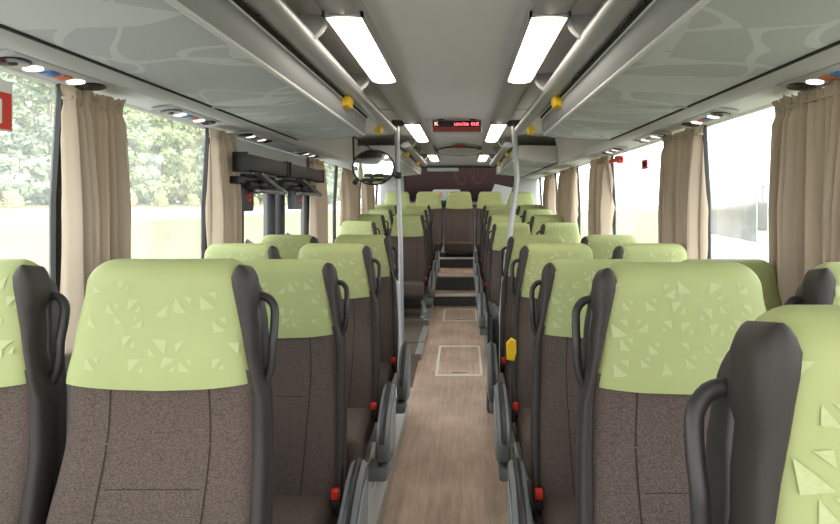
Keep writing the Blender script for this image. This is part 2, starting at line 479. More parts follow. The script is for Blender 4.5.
for i, t in enumerate(('green topped rear bench seat in the corner on the mid door side',
                       'green topped rear bench seat between the mid door corner and the centre seat',
                       'green topped centre seat of the rear bench at the end of the aisle',
                       'green topped rear bench seat beside the centre, away from the mid door',
                       'green topped rear bench seat in the corner opposite the mid door')):
    seat(1, 'centre' if i == 2 else 'bench', CX+.01+(i-2)*.455, 8.35, .36, t, 'rear bench seats')

# ------------------------------------------------------------------ the coach shell
YF, YB = -1.7, 9.3
fl, fr = -.345, .21
m = MB()
prof_f = [(YF, 0), (4.2, 0), (6.7, .13)]
rings = [[(fl-.02, y, z-.06), (fr+.02, y, z-.06), (fr+.02, y, z), (fl-.02, y, z)] for y, z in prof_f]
m.loft(rings, 0, True, True, False)
struct('floor', m, M['floor'])
def step(n, y0, y1, z0, z1):
    m = MB(); m.box((fl-.02, y0, z0-.1), (fr+.02, y1, z1), 1)
    m.box((fl-.02, y0+.001, z1), (fr+.02, y1, z1+.004), 0)
    o = m.build(f'trim_{n}', [M['floor'], M['riser']]); o['kind'] = 'structure'
    e = MB(); e.box((fl-.01, y0-.012, z1-.02), (fr+.01, y0+.03, z1+.008), 0, .004); e.build('step_nosing', M['hatch'], o)
step(1, 6.7, 7.05, .07, .262); step(2, 7.05, 7.9, .2, .447)
m = MB(); m.box((-1.26, 7.86, .35), (1.16, 8.6, .60), 0); o = m.build('trim_3', M['riser']); o['kind'] = 'structure'
e = MB(); e.tube([(fl, 7.82, .585), (fr, 7.82, .585)], .016, 0, 10); e.build('bench_front_bar', M['metal'], o)
# podiums with aluminium edges
n = 4
for side, xin, xout in ((-1, fl, -1.27), (1, fr, 1.17)):
    m = MB()
    segs = [(YF, 1.42, .15), (1.42, 3.6, .08)] + ([(4.75, 5.55, .08)] if side < 0 else [(3.6, 5.0, .08)])
    rr = rowsLr if side < 0 else rowsRr
    for i, (d, zb) in enumerate(rr):
        y0 = d-.62; y1 = rr[i+1][0]-.62 if i < 3 else 7.86
        segs.append((y0, y1, zb+.08))
    for y0, y1, z in segs: m.box((xin, y0, -.2), (xout, y1, z), 0)
    o = m.build(f'trim_{n}', M['podium']); o['kind'] = 'structure'; n += 1
    e = MB()
    for y0, y1, z in segs:
        e.box((xin-side*.006, y0+.004, z-.075), (xin+side*.004, y1-.004, z+.004)); e.box((xin, y0+.004, z), (xin+side*.05, y1-.004, z+.006))
    e.build('aluminium_edge', M['metal'], o)
for y0, y1 in ((4.38, 5.15), (6.0, 6.55)):
    t = MB(); x0, x1 = -.21, .165
    zf = lambda y: 0 if y < 4.2 else (y-4.2)*.052
    def quad(a, b, c, d_):
        t.add([(a, c, zf(c)+.003), (b, c, zf(c)+.003), (b, d_, zf(d_)+.003), (a, d_, zf(d_)+.003)], [[0, 1, 2, 3]])
    w = .022
    quad(x0, x1, y0, y0+w*1.6); quad(x0, x1, y1-w*1.6, y1); quad(x0, x0+w, y0, y1); quad(x1-w, x1, y0, y1)
    root = t.build('floor_hatch', M['hatch'])
    tag(root, 'pale trim frame of the nearer floor hatch in the aisle' if y0 < 5 else 'pale trim frame of the floor hatch just before the aisle steps', 'floor hatch', 'aisle floor hatches')
    l = MB(); yy = y0+.07
    for k in range(2): l.box((-.07+k*.055, yy, zf(yy)+.002), (-.025+k*.055, yy+.035, zf(yy)+.008), 0)
    l.build('latch', M['metal'], root)

# side walls, window bands
def wallx(side, zr): return H(side, 1.225 - max(0, zr)*.056)
sill = -.46; wtop = .375
for side, nm in ((-1, 'left'), (1, 'right')):
    m = MB()
    if side < 0: parts = [(YF, 3.16), (4.72, YB)]
    else: parts = [(YF, YB)]
    for y0, y1 in parts:
        m.box((wallx(side, -1), y0, -.3), (wallx(side, -1)+side*.05, y1, Z(sill)), 0)
        m.box((wallx(side, -1)-side*.03, y0, Z(sill)-.03), (wallx(side, -1)+side*.05, y1, Z(sill)), 0)
    m.box((wallx(side, .36), YF, Z(wtop)), (wallx(side, .36)+side*.06, YB, Z(.80)), 0)
    struct(f'wall_{nm}', m, M['wall'])
pl = [(-.9, 0), (1.80, .036), (2.84, .04), (4.72, .10), (5.72, .06), (7.1, .06), (8.5, .08)]
pr = [(.2, .05), (1.77, .036), (2.75, .05), (4.44, .06), (5.76, .06), (7.1, .06), (8.5, .08)]
k = 1; tn = 6
for side, P in ((-1, pl), (1, pr)):
    ys = [YF]+[p for p, w in P]+[YB]
    for i, (y, w) in enumerate(P):
        if w == 0: continue
        m = MB(); x0 = wallx(side, 0); x1 = wallx(side, wtop)
        ww = w/2
        m.loft([[(x0+side*.004, y-ww, Z(sill)), (x0+side*.026, y-ww, Z(sill)), (x0+side*.026, y+ww, Z(sill)), (x0+side*.004, y+ww, Z(sill))],
                [(x0+side*.004, y-ww, Z(0)), (x0+side*.026, y-ww, Z(0)), (x0+side*.026, y+ww, Z(0)), (x0+side*.004, y+ww, Z(0))],
                [(x1+side*.004, y-ww, Z(wtop)), (x1+side*.026, y-ww, Z(wtop)), (x1+side*.026, y+ww, Z(wtop)), (x1+side*.004, y+ww, Z(wtop))]], 0, True, True, False)
        struct(f'trim_{tn}', m, M['black']); tn += 1
    edges = [YF]+[p for p, w in P if w]+[YB]
    for a, b in zip(edges, edges[1:]):
        if side < 0 and a < 3.5 < b: b = 3.16
        m = MB(); x0 = wallx(side, 0)+side*.02; x1 = wallx(side, wtop)+side*.02
        m.add([(x0, a, Z(sill)), (x0, b, Z(sill)), (x0, b, Z(0)), (x0, a, Z(0)), (x1, b, Z(wtop)), (x1, a, Z(wtop))], [[0, 1, 2, 3], [3, 2, 4, 5]])
        struct(f'window_{k}', m, M['glass']); k += 1

# roof, ceiling
m = MB(); m.box((-1.33, YF, Z(.80)), (1.23, YB, Z(.86))); struct('roof', m, M['panel'])
m = MB()
cr = []
sec = [(-.27, .648), (-.14, .655), (0, .658), (.14, .655), (.27, .648)]
m.loft([[(CX+h, y, Z(z)) for h, z in sec]+[(CX+.27, y, Z(.70)), (CX-.27, y, Z(.70))] for y in (YF, 7.9)], 0, True, True, False)
for side in (-1, 1):   # upper linings over the racks
    a = [(.415, .640), (.62, .660), (.85, .64), (1.19, .55)]
    m.loft([[(H(side, h), y, Z(z)) for h, z in a]+[(H(side, h), y, Z(z)+.03) for h, z in a[::-1]] for y in (YF, 8.6)], 1, True, True, False)
struct('ceiling', m, [M['ceil'], M['rackin']])
# cross joints of the lining above the racks
for side, nm in ((-1, 'left'), (1, 'right')):
    m = MB()
    for y in (1.1, 1.98, 2.86, 3.9):
        m.tube([(H(side, .42), y, Z(.640)), (H(side, .62), y, Z(.660)), (H(side, .85), y, Z(.640))], .0025, 0, 6)
    struct(f'trim_{tn}', m, M['gapdark']); tn += 1
# rear dome, rear wall and window
m = MB(); rings = []
for i in range(9):
    t = i/8; y = 7.9+1.1*t; zc = .658-.05*t*t
    rings.append([(CX+h*1.0, y, Z(zc-.02*abs(h/1.2)**2)) for h in [-1.2+2.4*j/16 for j in range(17)]])
m.loft(rings, 0, False, False, True); o = m.build('trim_%d' % tn, M['ceil']); o['kind'] = 'structure'; tn += 1
m = MB()
wx0, wx1, wz0, wz1 = -.92, .84, .02, .585
m.box((-1.3, 9.0, -.2), (1.2, 9.06, Z(wz0))); m.box((-1.3, 9.0, Z(wz1)), (1.2, 9.06, Z(.80)))
m.box((-1.3, 9.0, Z(wz0)), (wx0, 9.06, Z(wz1))); m.box((wx1, 9.0, Z(wz0)), (1.2, 9.06, Z(wz1)))
struct('wall_rear', m, M['panel'])
m = MB(); m.add([(wx0, 9.03, Z(wz0)), (wx1, 9.03, Z(wz0)), (wx1, 9.03, Z(wz1)), (wx0, 9.03, Z(wz1))], [[0, 1, 2, 3]])
o = struct('window_%d' % k, m, M['rearglass']); k += 1
e = MB()
for a, b in (((wx0, 8.985, Z(wz0)), (wx1, 9.0, Z(wz0)+.025)), ((wx0, 8.985, Z(wz1)-.025), (wx1, 9.0, Z(wz1))), ((wx0, 8.985, Z(wz0)), (wx0+.03, 9.0, Z(wz1))), ((wx1-.03, 8.985, Z(wz0)), (wx1, 9.0, Z(wz1)))):
    e.box(a, b)
e.build('rear_window_seal', M['black'], o)
# front bulkhead and windscreen behind the camera
m = MB(); m.box((-1.3, YF-.06, -.3), (1.2, YF, Z(-.55))); struct('wall_front', m, M['darkgrey'])
m = MB(); m.add([(-1.28, YF-.03, Z(-.55)), (1.18, YF-.03, Z(-.55)), (1.18, YF-.03, Z(.80)), (-1.28, YF-.03, Z(.80))], [[0, 1, 2, 3]])
struct('window_%d' % k, m, M['glass']); k += 1

# ------------------------------------------------------------------ light channels and lamps
for side, nm in ((-1, 'mid door side'), (1, 'opposite the mid door')):
    m = MB()
    a = [(.268, .652), (.272, .622), (.285, .612), (.335, .604), (.385, .612), (.405, .622), (.412, .645)]
    m.loft([[(H(side, h), y, Z(z)) for h, z in a]+[(H(side, .412), y, Z(.69)), (H(side, .268), y, Z(.69))] for y in (YF, 8.2)], 0, True, True, False)
    struct(f'trim_{tn}', m, M['housing']); tn += 1
    for j, (y0, y1) in enumerate(((-1.3, -.1), (1.84, 2.82), (4.35, 5.55), (7.15, 8.15))):
        t = empty('ceiling_light', (H(side, .335), (y0+y1)/2, Z(.606)))
        hy = (y1-y0)/2
        f = MB()
        pts = []
        f.box((-.066, -hy-.02, -.004), (-.058, hy+.02, .012)); f.box((.058, -hy-.02, -.004), (.066, hy+.02, .012))
        f.box((-.066, -hy-.02, -.004), (.066, -hy, .012)); f.box((-.066, hy, -.004), (.066, hy+.02, .012)); f.build('lamp_frame', M['housing'], t)
        d = MB(); d.prism([(-.057, .008), (-.045, -.006), (0, -.011), (.045, -.006), (.057, .008)], 1, -hy, hy, 0, 0, False); d.build('diffuser', M['lamp'], t)
        where = ('over the driver area', 'nearest the camera', 'second from the camera, past the rack rail', 'farthest, above the rear rows')[j]
        tag(t, f'warm white ceiling lamp {where}, {nm}', 'ceiling light', 'strip lamps along the aisle')

# ------------------------------------------------------------------ luggage racks
def bez(pts, n=8):
    out = []
    for i in range(n+1):
        t = i/n; p = [Vector(q) for q in pts]
        while len(p) > 1: p = [p[j].lerp(p[j+1], t) for j in range(len(p)-1)]
        out.append(tuple(p[0]))
    return out
def rack(side, y0, y1, label, rail_end, seam=None):
    root = empty('luggage_rack', (CX, y0, Z(.4)))
    root.scale = (1, 1, 1)
    L = y1-y0
    def P(h, z, y): return (side*h, y, z-.4)
    # fascia : from below the rail down to the lip
    fa = bez([(.548, .522), (.535, .475), (.548, .445), (.556, .428)], 6)
    back = [(h+.012, z+.012) for h, z in fa[::-1]]
    m = MB(); m.loft([[P(h, z, y) for h, z in fa+back] for y in (0, L)], 0); m.build('rack_fascia', M['fascia'], root)
    m = MB(); m.tube([P(.560, .424, 0), P(.560, .424, L)], .0085, 0, 10); m.build('rack_lip', M['valance'], root)
    un = bez([(.562, .424), (.72, .398), (.85, .394), (.958, .390)], 8)
    m = MB(); m.loft([[P(h, z, y) for h, z in un+[(.958, .41), (.562, .44)]] for y in (0, L)], 0, True, True, False); m.build('underside_lining', M['lining'], root)
    m = MB(); m.box(P(.9555, .385, 0), P(.966, .40, L)); m.build('shadow_gap', M['gapdark'], root)
    # rail with its slot
    def oval(y, k=1.): return [P(.492+k*(.042*math.cos(a*PI/9)*.93+.026*math.sin(a*PI/9)*.37), .556+k*(-.042*math.cos(a*PI/9)*.37+.026*math.sin(a*PI/9)*.93), y) for a in range(18)]
    Lr = rail_end-y0
    m = MB(); m.loft([oval(0), oval(Lr), oval(Lr+.012, .9), oval(Lr+.02, .6)], 0); m.build('hand_rail', M['rail'], root)
    m = MB(); m.box(P(.535, .522, 0), P(.55, .535, L), 0); m.build('rail_slot', M['gapdark'], root)
    m = MB(); m.tube([P(.546, .521, 0), P(.546, .521, L)], .0045, 0, 8); m.build('slot_beading', M['valance'], root)
    # curved brackets holding the rail
    yy = 1.05-y0-.88*2 if y0 < 0 else .3
    while yy < L-.1:
        b = MB(); o_ = bez([(.414, .655), (.408, .60), (.44, .575), (.475, .555)], 8); i_ = bez([(.48, .575), (.455, .60), (.44, .61), (.45, .655)], 8)
        b.prism([(side*h, z-.4) for h, z in o_+[(.50, .58), (.505, .655)]], 1, yy, yy+.016, 0, 0)
        bk = b.build('bracket', M['panel'], root)
        b = MB(); b.tube([P(h, z, yy+.008) for h, z in o_], .010, 0, 8); b.build('bracket_edge', M['valance'], bk); yy += .88
    # curved joint mouldings across the underside
    for ys in (seam or []):
        j = MB(); j.tube([P(h, z-.003, ys-y0+.05*math.sin(PI*q/8)) for q, (h, z) in enumerate(un)], .006, 0, 8); j.build('joint_moulding', M['panel'], root)
    # end cap board
    e = MB(); e.prism([(side*h, z-.4) for h, z in fa+un+[(.958, .545), (.53, .55)]], 1, -.012, .0 if y0 > 0 else .012); e.build('end_board', M['panel'], root)
    tag(root, label, 'luggage rack', 'overhead luggage racks')
    return root
rack(-1, YF+.05, 3.50, 'front overhead rack with swirl printed underside, on the mid door side', 4.36, [.9, 2.28, 3.46])
rack(1, YF+.05, 3.50, 'front overhead rack with swirl printed underside, opposite the mid door', 4.36, [.9, 2.28, 3.46])
rack(-1, 5.40, 8.3, 'short rear overhead rack beyond the mirror, on the mid door side', 8.3)
rack(1, 5.40, 8.3, 'short rear overhead rack beyond the bent pole, opposite the mid door', 8.3)
# yellow clips under the rails
for side, nm in ((-1, 'mid door side'), (1, 'side opposite the mid door')):
    for y, w in ((2.86, 'nearer yellow clip under the front rack rail'), (3.95, 'yellow clip at the far end of the front rack rail'), (5.95, 'nearer yellow clip on the rear rack rail'), (7.3, 'farther yellow clip on the rear rack rail')):
        c = MB(); h = .50
        c.prism([(H(side, .505), Z(.535)), (H(side, .54), Z(.525)), (H(side, .553), Z(.50)), (H(side, .543), Z(.478)), (H(side, .515), Z(.485))], 1, y-.06, y+.06, 0, .004)
        o = c.build('rack_clip', M['yellow'])
        e = MB(); e.box((H(side, .508), y-.03, Z(.525)), (H(side, .53), y+.06, Z(.538))); e.build('clip_base', M['darkgrey'], o)
        tag(o, f'{w}, {nm}', 'clip', 'yellow clips on the rack rails')

# service strips and white valances along both sides, continuous
for side, nm in ((-1, 'left'), (1, 'right')):
    m = MB(); s_ = [(.965, .388), (.985, .376), (1.03, .368), (1.045, .372), (1.05, .40), (.965, .42)]
    m.loft([[(H(side, h), y, Z(z)) for h, z in s_] for y in (YF, 8.9)], 0, True, True, False)
    struct(f'trim_{tn}', m, M['strip']); tn += 1
    m = MB(); s_ = [(1.045, .388), (1.10, .384), (1.195, .370), (1.21, .378), (1.2, .42), (1.05, .43)]
    m.loft([[(H(side, h), y, Z(z)) for h, z in s_] for y in (YF, 8.9)], 0, True, True, False)
    struct(f'trim_{tn}', m, M['valance']); tn += 1
    # infill lining between the front rack and the rear rack
    m = MB(); s_ = [(.965, .395), (.95, .55), (.93, .66), (.97, .66), (.99, .42)]
    m.loft([[(H(side, h), y, Z(z)) for h, z in s_] for y in (3.5, 5.4)], 0, True, True, False)
    struct(f'trim_{tn}', m, M['panel']); tn += 1

# reading lamp and air vent panels on the valance
def vent(side, y, label):
    zc = Z(.376); t = empty('reading_lamp_panel', (H(side, 1.115), y, zc))
    t.rotation_euler = (0, side*math.radians(9), 0)
    b = MB(); b.box((-.055, -.21, -.010), (.055, .21, .006), 0, .012, 3); b.build('panel', M['strip'], t)
    for q, yy in enumerate((-.155, .155)):
        o = MB(); o.loft([[(.0+r*1.1*math.cos(a*PI/8), yy+r*1.25*math.sin(a*PI/8), z) for a in range(16)] for r, z in ((.036, -.008), (.036, -.014), (.028, -.016))], 0); v = o.build('air_vent', M['blackg'], t)
        i = MB(); i.ellipsoid((0, yy, -.016), (.012, .012, .005), 0, 10, 6); i.build('vent_nozzle', M['darkgrey'], v)
    for yy in (-.085, .085):
        o = MB(); o.loft([[(r*math.cos(a*PI/8), yy+r*math.sin(a*PI/8), z) for a in range(16)] for r, z in ((.024, -.008), (.024, -.014), (.016, -.015))], 0); v = o.build('reading_lamp', M['spot'], t)
    o = MB(); o.box((-.015, -.045, -.016), (.02, -.005, -.008), 0, .003); o.build('call_button', M['blue'], t)
    o = MB(); o.box((-.015, .005, -.016), (.02, .045, -.008), 0, .003); o.build('light_button', M['orange'], t)
    tag(t, label, 'lamp panel', 'reading lamp panels above the windows')
for side, ys, nm in ((-1, (1.62, 2.42, 3.2, 4.3), 'mid door side'), (1, (1.62, 2.48, 3.2, 4.0), 'side opposite the mid door')):
    for i, y in enumerate(ys): vent(side, y, f'{ORD[i]} reading lamp and air vent panel from the camera, {nm}')

# ------------------------------------------------------------------ curtains
def curtain(side, y0, y1, label, folds, seed, zb=sill-.02):
    r = random.Random(seed); nz, ny = 30, folds*16; x0 = wallx(side, .1)-side*.03
    rings = []; ph = [r.uniform(-.8, .8) for _ in range(6)]; wid = (y1-y0)
    for i in range(nz+1):
        t = i/nz; z = Z(wtop-.015)*(1-t) + Z(zb)*t
        row = []
        gath = math.exp(-((t-.045)/.03)**2)
        for j in range(ny+1):
            u = j/ny
            squeeze = 1 - .10*t - .07*gath
            yc = (y0+y1)/2 + (u-.5)*wid*squeeze
            a = u*folds*2*PI + ph[0]*math.sin(2.2*t+ph[1]) + .5*math.sin(u*7+ph[2])
            amp = (.030+.012*math.sin(u*9+ph[3])) * (.55+.6*min(1, t*2.2)) * (1-.5*gath)
            x = x0 - side*.020 + side*amp*1.15*(1-2*abs(math.sin(a*.75))**.8) + side*.006*math.sin(2.3*a+ph[4]) + side*.007*(1 if t < .04 else 0)*math.sin(3*a)
            row.append((x, yc + .25*amp*math.cos(a)*.8, z + (.006*math.sin(a*2) if t < .02 else 0)))
        rings.append(row)
    m = MB(); m.loft(rings, 0, False, False, True)
    o = m.build('curtain', M['curtain'], None, fix=False)
    sm = o.modifiers.new('cloth', 'SOLIDIFY'); sm.thickness = .003
    h = MB(); x1 = x0-side*.02; zt = Z(wtop-.05)
    h.box((x1-.016, y0+.01, zt-.004), (x1+.016, y1-.01, zt+.004)); hh = h.build('heading_tape', M['curtain'], o)
    tag(o, label, 'curtain', 'beige pleated window curtains')
CL = [(1.735, 2.02, 'nearest beige pleated curtain on the mid door side, behind the first row', 6),
      (2.75, 3.01, 'beige pleated curtain just before the mid door mechanism', 5),
      (4.56, 4.95, 'beige curtain hanging just past the mid door leaves', 4),
      (5.8, 6.5, 'beige curtain on the first window behind the mirror', 5), (6.95, 7.6, 'beige curtain on the rearmost window of the mid door side', 5)]
CR = [(1.57, 2.01, 'nearest wide beige curtain, opposite the mid door, at the photo edge', 7),
      (2.65, 3.10, 'second beige curtain from the camera opposite the mid door', 7),
      (4.30, 4.88, 'third beige curtain from the camera opposite the mid door', 7),
      (5.55, 6.4, 'fourth beige curtain from the camera opposite the mid door', 7), (6.95, 7.6, 'rearmost beige curtain opposite the mid door', 6)]
for i, (a, b, l, f) in enumerate(CL): curtain(-1, a, b, l, f, i, sill-.02 if a < 5 else -.24)
for i, (a, b, l, f) in enumerate(CR): curtain(1, a, b, l, f, 20+i, sill-.02 if a < 5 else -.24)

# ------------------------------------------------------------------ mid door
def dleaf(y0, y1, n):
    x = wallx(-1, 0)-.005; m = MB(); w = .075; zt, zb = Z(.17), .02
    m.box((x-.03, y0, zb), (x+.03, y0+w, zt), 0, .008); m.box((x-.03, y1-w, zb), (x+.03, y1, zt), 0, .008)
    m.box((x-.03, y0+w, zt-.09), (x+.03, y1-w, zt), 0); m.box((x-.03, y0+w, zb), (x+.03, y1-w, zb+.35), 0)
    o = m.build(f'door_{n}', M['black']); o['kind'] = 'structure'
    g = MB(); g.add([(x, y0+w, zb+.35), (x, y1-w, zb+.35), (x, y1-w, zt-.09), (x, y0+w, zt-.09)], [[0, 1, 2, 3]]); g.build('door_glass', M['glassdoor'], o)
    h = MB(); h.tube([(x+.03, y0+.1, .5), (x+.08, y0+.1, .53), (x+.08, y0+.1, 1.1), (x+.03, y0+.1, 1.13)], .014); h.build('door_handle', M['metal'], o)
dleaf(3.18, 3.80, 1); dleaf(3.93, 4.66, 2)
m = MB(); x = wallx(-1, 0); m.box((x-.04, 3.14, Z(.16)), (x+.02, 4.74, Z(.36))); m.box((x-.04, 3.12, -.2), (x+.01, 3.175, Z(.2))); m.box((x-.04, 4.67, -.2), (x+.01, 4.76, Z(.2)))
struct(f'trim_{tn}', m, M['strip']); tn += 1
m = MB(); m.box((fl-.9, 3.6, -.9), (fl, 4.75, -.8)); struct(f'trim_{tn}', m, M['podium']); tn += 1
def mech(y0, y1, label, armdir):
    t = empty('door_drive', (-1.10, y0, Z(.2))); L = y1-y0
    b = MB(); b.box((-.06, .015, -.03), (0, L-.015, .055), 0, .006); b.build('drive_cover', M['drive'], t)
    for q in (0, L-.02):
        b = MB(); b.box((-.07, q, -.04), (.006, q+.02, .062), 0, .004); b.build('end_plate', M['black'], t)
    a = MB(); a.tube([(-.02, L*.38, -.035), (-.015, L*.95, -.13)], .011); a.tube([(-.045, L*.34, -.035), (-.03, L*.95, -.13)], .008); a.build('drive_arm', M['chrome'], t)
    a = MB(); a.tube([(-.02, L*.3, -.135), (-.02, L*1.02, -.135)], .011); a.ellipsoid((-.02, L*.3, -.135), (.018, .03, .018)); a.ellipsoid((-.02, L*.95, -.13), (.022, .03, .022)); a.build('link_rod', M['chrome'], t)
    a = MB(); a.box((-.10, .03, -.10), (-.05, L*.95, -.06), 0, .005); a.tube([(-.05, L*.2, -.10), (-.05, L*.85, -.105)], .022); a.ellipsoid((-.03, L*.45, -.10), (.03, .05, .03)); a.build('cylinder', M['black'], t)
    tag(t, label, 'door mechanism', 'black door drives over the mid door')
mech(2.88, 3.58, 'nearer black door drive box with chrome link arms over the mid door', 1)
mech(3.63, 4.5, 'farther black door drive box over the second door leaf', 1)
for y, l in ((3.03, 'nearer dark emergency door release box with red buttons'), (4.0, 'farther grey emergency release box by the second door leaf')):
    o = MB(); o.box((-1.235, y, Z(-.045)), (-1.17, y+.16, Z(.10)), 0, .012, 3)
    o = o.build('release_box', M['darkgrey'] if y < 3.5 else M['armgrey'])
    for z in (.05, .012):
        c = MB(); c.ellipsoid((-1.168, y+.08, Z(z)), (.008, .022, .015)); c.build('red_button', M['red'], o)
    tag(o, l, 'door release', 'door release boxes')

# ------------------------------------------------------------------ poles, mirror, display
m = MB(); m.tube([(-.508, 4.42, Z(.625)), (-.505, 4.42, Z(.3)), (-.480, 4.42, Z(-.3)), (-.466, 4.42, .02)], .019, 0, 12)
o = m.build('grab_post', M['rail'])
e = MB(); e.box((-.55, 4.39, Z(.60)), (-.46, 4.45, Z(.645)), 0, .008); e.build('top_bracket', M['darkgrey'], o)
e = MB(); e.box((-.50, 4.38, -.0), (-.43, 4.46, .03), 0, .006); e.build('foot_plate', M['metal'], o)
e = MB(); e.tube([(-.47, 4.42, Z(-.50)), (-.58, 4.42, Z(-.50))], .014); e.build('side_stub', M['metal'], o)
tag(o, 'satin metal grab post carrying the round mirror beside the mid door', 'pole', 'handrail posts')
m = MB(); P = [(.405, .625), (.413, .5), (.425, .27), (.428, .19), (.422, .12), (.40, -.05), (.36, -.35), (.33, -.6), (.305, -.9), (.30, -1.27)]
P = [(x, 4.42, Z(z)) for x, z in P]
m.tube(P, .021, 0, 12); o = m.build('grab_post', M['rail'])
e = MB(); e.box((.36, 4.39, Z(.60)), (.46, 4.45, Z(.645)), 0, .008); e.build('top_bracket', M['darkgrey'], o)
e = MB(); e.box((.26, 4.38, .075), (.34, 4.46, .10), 0, .006); e.build('foot_plate', M['metal'], o)
tag(o, 'satin metal grab pole bent inwards, standing opposite the mirror post', 'pole', 'handrail posts')

t = empty('round_mirror', (-.672, 4.30, Z(.270))); t.rotation_euler = (math.radians(2.5), 0, math.radians(3))
rx, rz_ = .155, .130
def disc(k, y): return [(rx*k*math.cos(a*PI/16), y, rz_*k*math.sin(a*PI/16)) for a in range(32)]
m = MB(); m.loft([disc(.80, .04), disc(1.02, .02), disc(1.06, 0), disc(1.05, -.012), disc(.97, -.014), disc(.96, -.006)], 0); m.build('mirror_rim', M['black'], t)
m = MB(); m.loft([disc(k, -.010-.007*(1-k*k)) for k in (.97, .8, .6, .4, .2, .03)], 0, True, False); 
m.build('mirror_glass', M['mirror'], t)
b = MB(); b.tube([(.145, .02, -.06), (.185, .06, -.06), (.19, .10, -.06)], .012); b.box((.155, .05, -.085), (.205, .11, -.035), 0, .006); b.tube([(-.13, .03, -.10), (-.15, .05, -.12)], .02); b.build('clamp', M['black'], t)
b = MB(); b.tube([(-.15, .02, .03), (-.155, .02, .24)], .008); b.tube([(-.155, .02, .24), (0, .04, .125)], .006); b.build('stay', M['black'], t)
tag(t, 'oval convex passenger mirror with black rim clamped to the grab post', 'mirror')

t = empty('led_display', (-.04, 4.40, Z(.60)))
b = MB(); b.box((-.198, .0, -.058), (.198, .06, .046), 0, .012, 3); b.build('display_case', M['strip'], t)
b = MB(); b.box((-.186, -.004, -.008), (.186, .004, .040), 0); b.build('black_screen', M['blackg'], t)
b = MB(); b.box((-.186, -.005, -.048), (.186, .004, -.008), 0); b.build('red_filter_strip', M['redfilter'], t)
b = MB(); b.box((-.15, .01, .046), (-.10, .03, .062)); b.box((.10, .01, .046), (.15, .03, .062)); b.tube([(-.16, .02, .058), (.16, .02, .058)], .004); b.build('hanger', M['darkgrey'], t)
def lettering(txt, x0, x1, zc, hgt, mt, nm):
    vs, fs = text_mesh(txt)
    a, c = min(v.x for v in vs), max(v.x for v in vs); lo, hi = min(v.y for v in vs), max(v.y for v in vs)
    q = MB(); q.add([(x0+(v.x-a)/(c-a)*(x1-x0), -.0055, zc+((v.y-lo)/(hi-lo)-.5)*hgt) for v in vs], fs); q.build(nm, mt, t)
lettering('K', -.172, -.142, .016, .028, M['ledwarm'], 'led_lettering')
lettering('uscita', -.02, .092, .016, .028, M['led'], 'led_lettering')
lettering('out', .11, .172, .016, .028, M['led'], 'led_lettering')
tag(t, 'red LED message display hanging from the ceiling over the aisle', 'display')

t = empty('roof_hatch', (-.03, 6.75, Z(.645)))
def ell(k, z): return [(k*.27*math.cos(a*PI/20), k*.55*math.sin(a*PI/20), z) for a in range(40)]
b = MB(); b.loft([ell(1, .02), ell(1, -.03), ell(.9, -.036), ell(.88, -.01)], 0); b.build('hatch_panel', M['strip'], t)
b = MB(); pts = ell(1.0, -.028); b.tube(pts, .009, 0, 8, closed=True); b.build('hatch_seal', M['blackg'], t)
b = MB(); b.box((-.07, -.60, -.045), (.07, -.54, -.012), 0, .01); b.build('red_handle', M['redfilter'], t)
tag(t, 'oval roof hatch with dark seal and small red handle above the rear aisle', 'roof hatch')

# partition and guard by the door well / aisle
o = MB(); o.box((-1.2, 4.44, .02), (-.50, 4.47, Z(-.62)), 0, .008); o = o.build('door_well_screen', M['valance'])
e = MB(); e.tube([(-1.2, 4.455, Z(-.60)), (-.53, 4.455, Z(-.60)), (-.5, 4.455, Z(-.64)), (-.5, 4.455, .05)], .016); e.build('screen_rail', M['metal'], o)
tag(o, 'pale screen panel beside the mirror post, behind the door well', 'screen')
t = empty('folding_table_guard', (.215, 3.78, .08))
outl = []
for (cy, cz, a0) in ((.46, .46, 0), (.08, .46, 90), (.08, .08, 180), (.46, .08, 270)):
    for q in range(6): a = math.radians(a0+90*q/5); outl.append((cy+.06*math.cos(a), cz+.06*math.sin(a)))
b = MB(); b.prism(outl, 0, .0, .035, 0, .006, False); b.build('guard_board', M['darkgrey'], t)
b = MB(); b.tube([(-.006, y, z) for y, z in outl], .016, 0, 8, closed=True); b.build('guard_frame', M['black'], t)
tag(t, 'black rounded guard panel beside the aisle, behind the last front seat opposite the door', 'guard panel')
o = MB(); o.loft([[(.19+.032*k*math.cos(a*PI/8), 3.66+.032*k*math.sin(a*PI/8), z) for a in range(16)] for k, z in ((.8, .0), (1, .02), (1, .16), (.85, .19), (.5, .2))], 0)
o = o.build('litter_bin', M['riser']); e = MB(); e.tube([(.19+.033*math.cos(a*PI/8), 3.66+.033*math.sin(a*PI/8), .155) for a in range(16)], .004, 0, 6, closed=True); e.build('bin_rim', M['black'], o)
tag(o, 'small dark litter bin on the aisle floor by the black guard panel', 'bin')
o = MB(); o.prism([(-.02, -.045), (.012, -.05), (.022, -.01), (.02, .04), (.0, .052), (-.022, .03)], 1, -.012, .012, 0, .004)
o = o.build('seat_tag', M['yellow']); o.location = (.222, 2.55, Z(-.66)); tag(o, 'yellow plastic tag on the aisle edge of a seat opposite the mid door', 'tag')

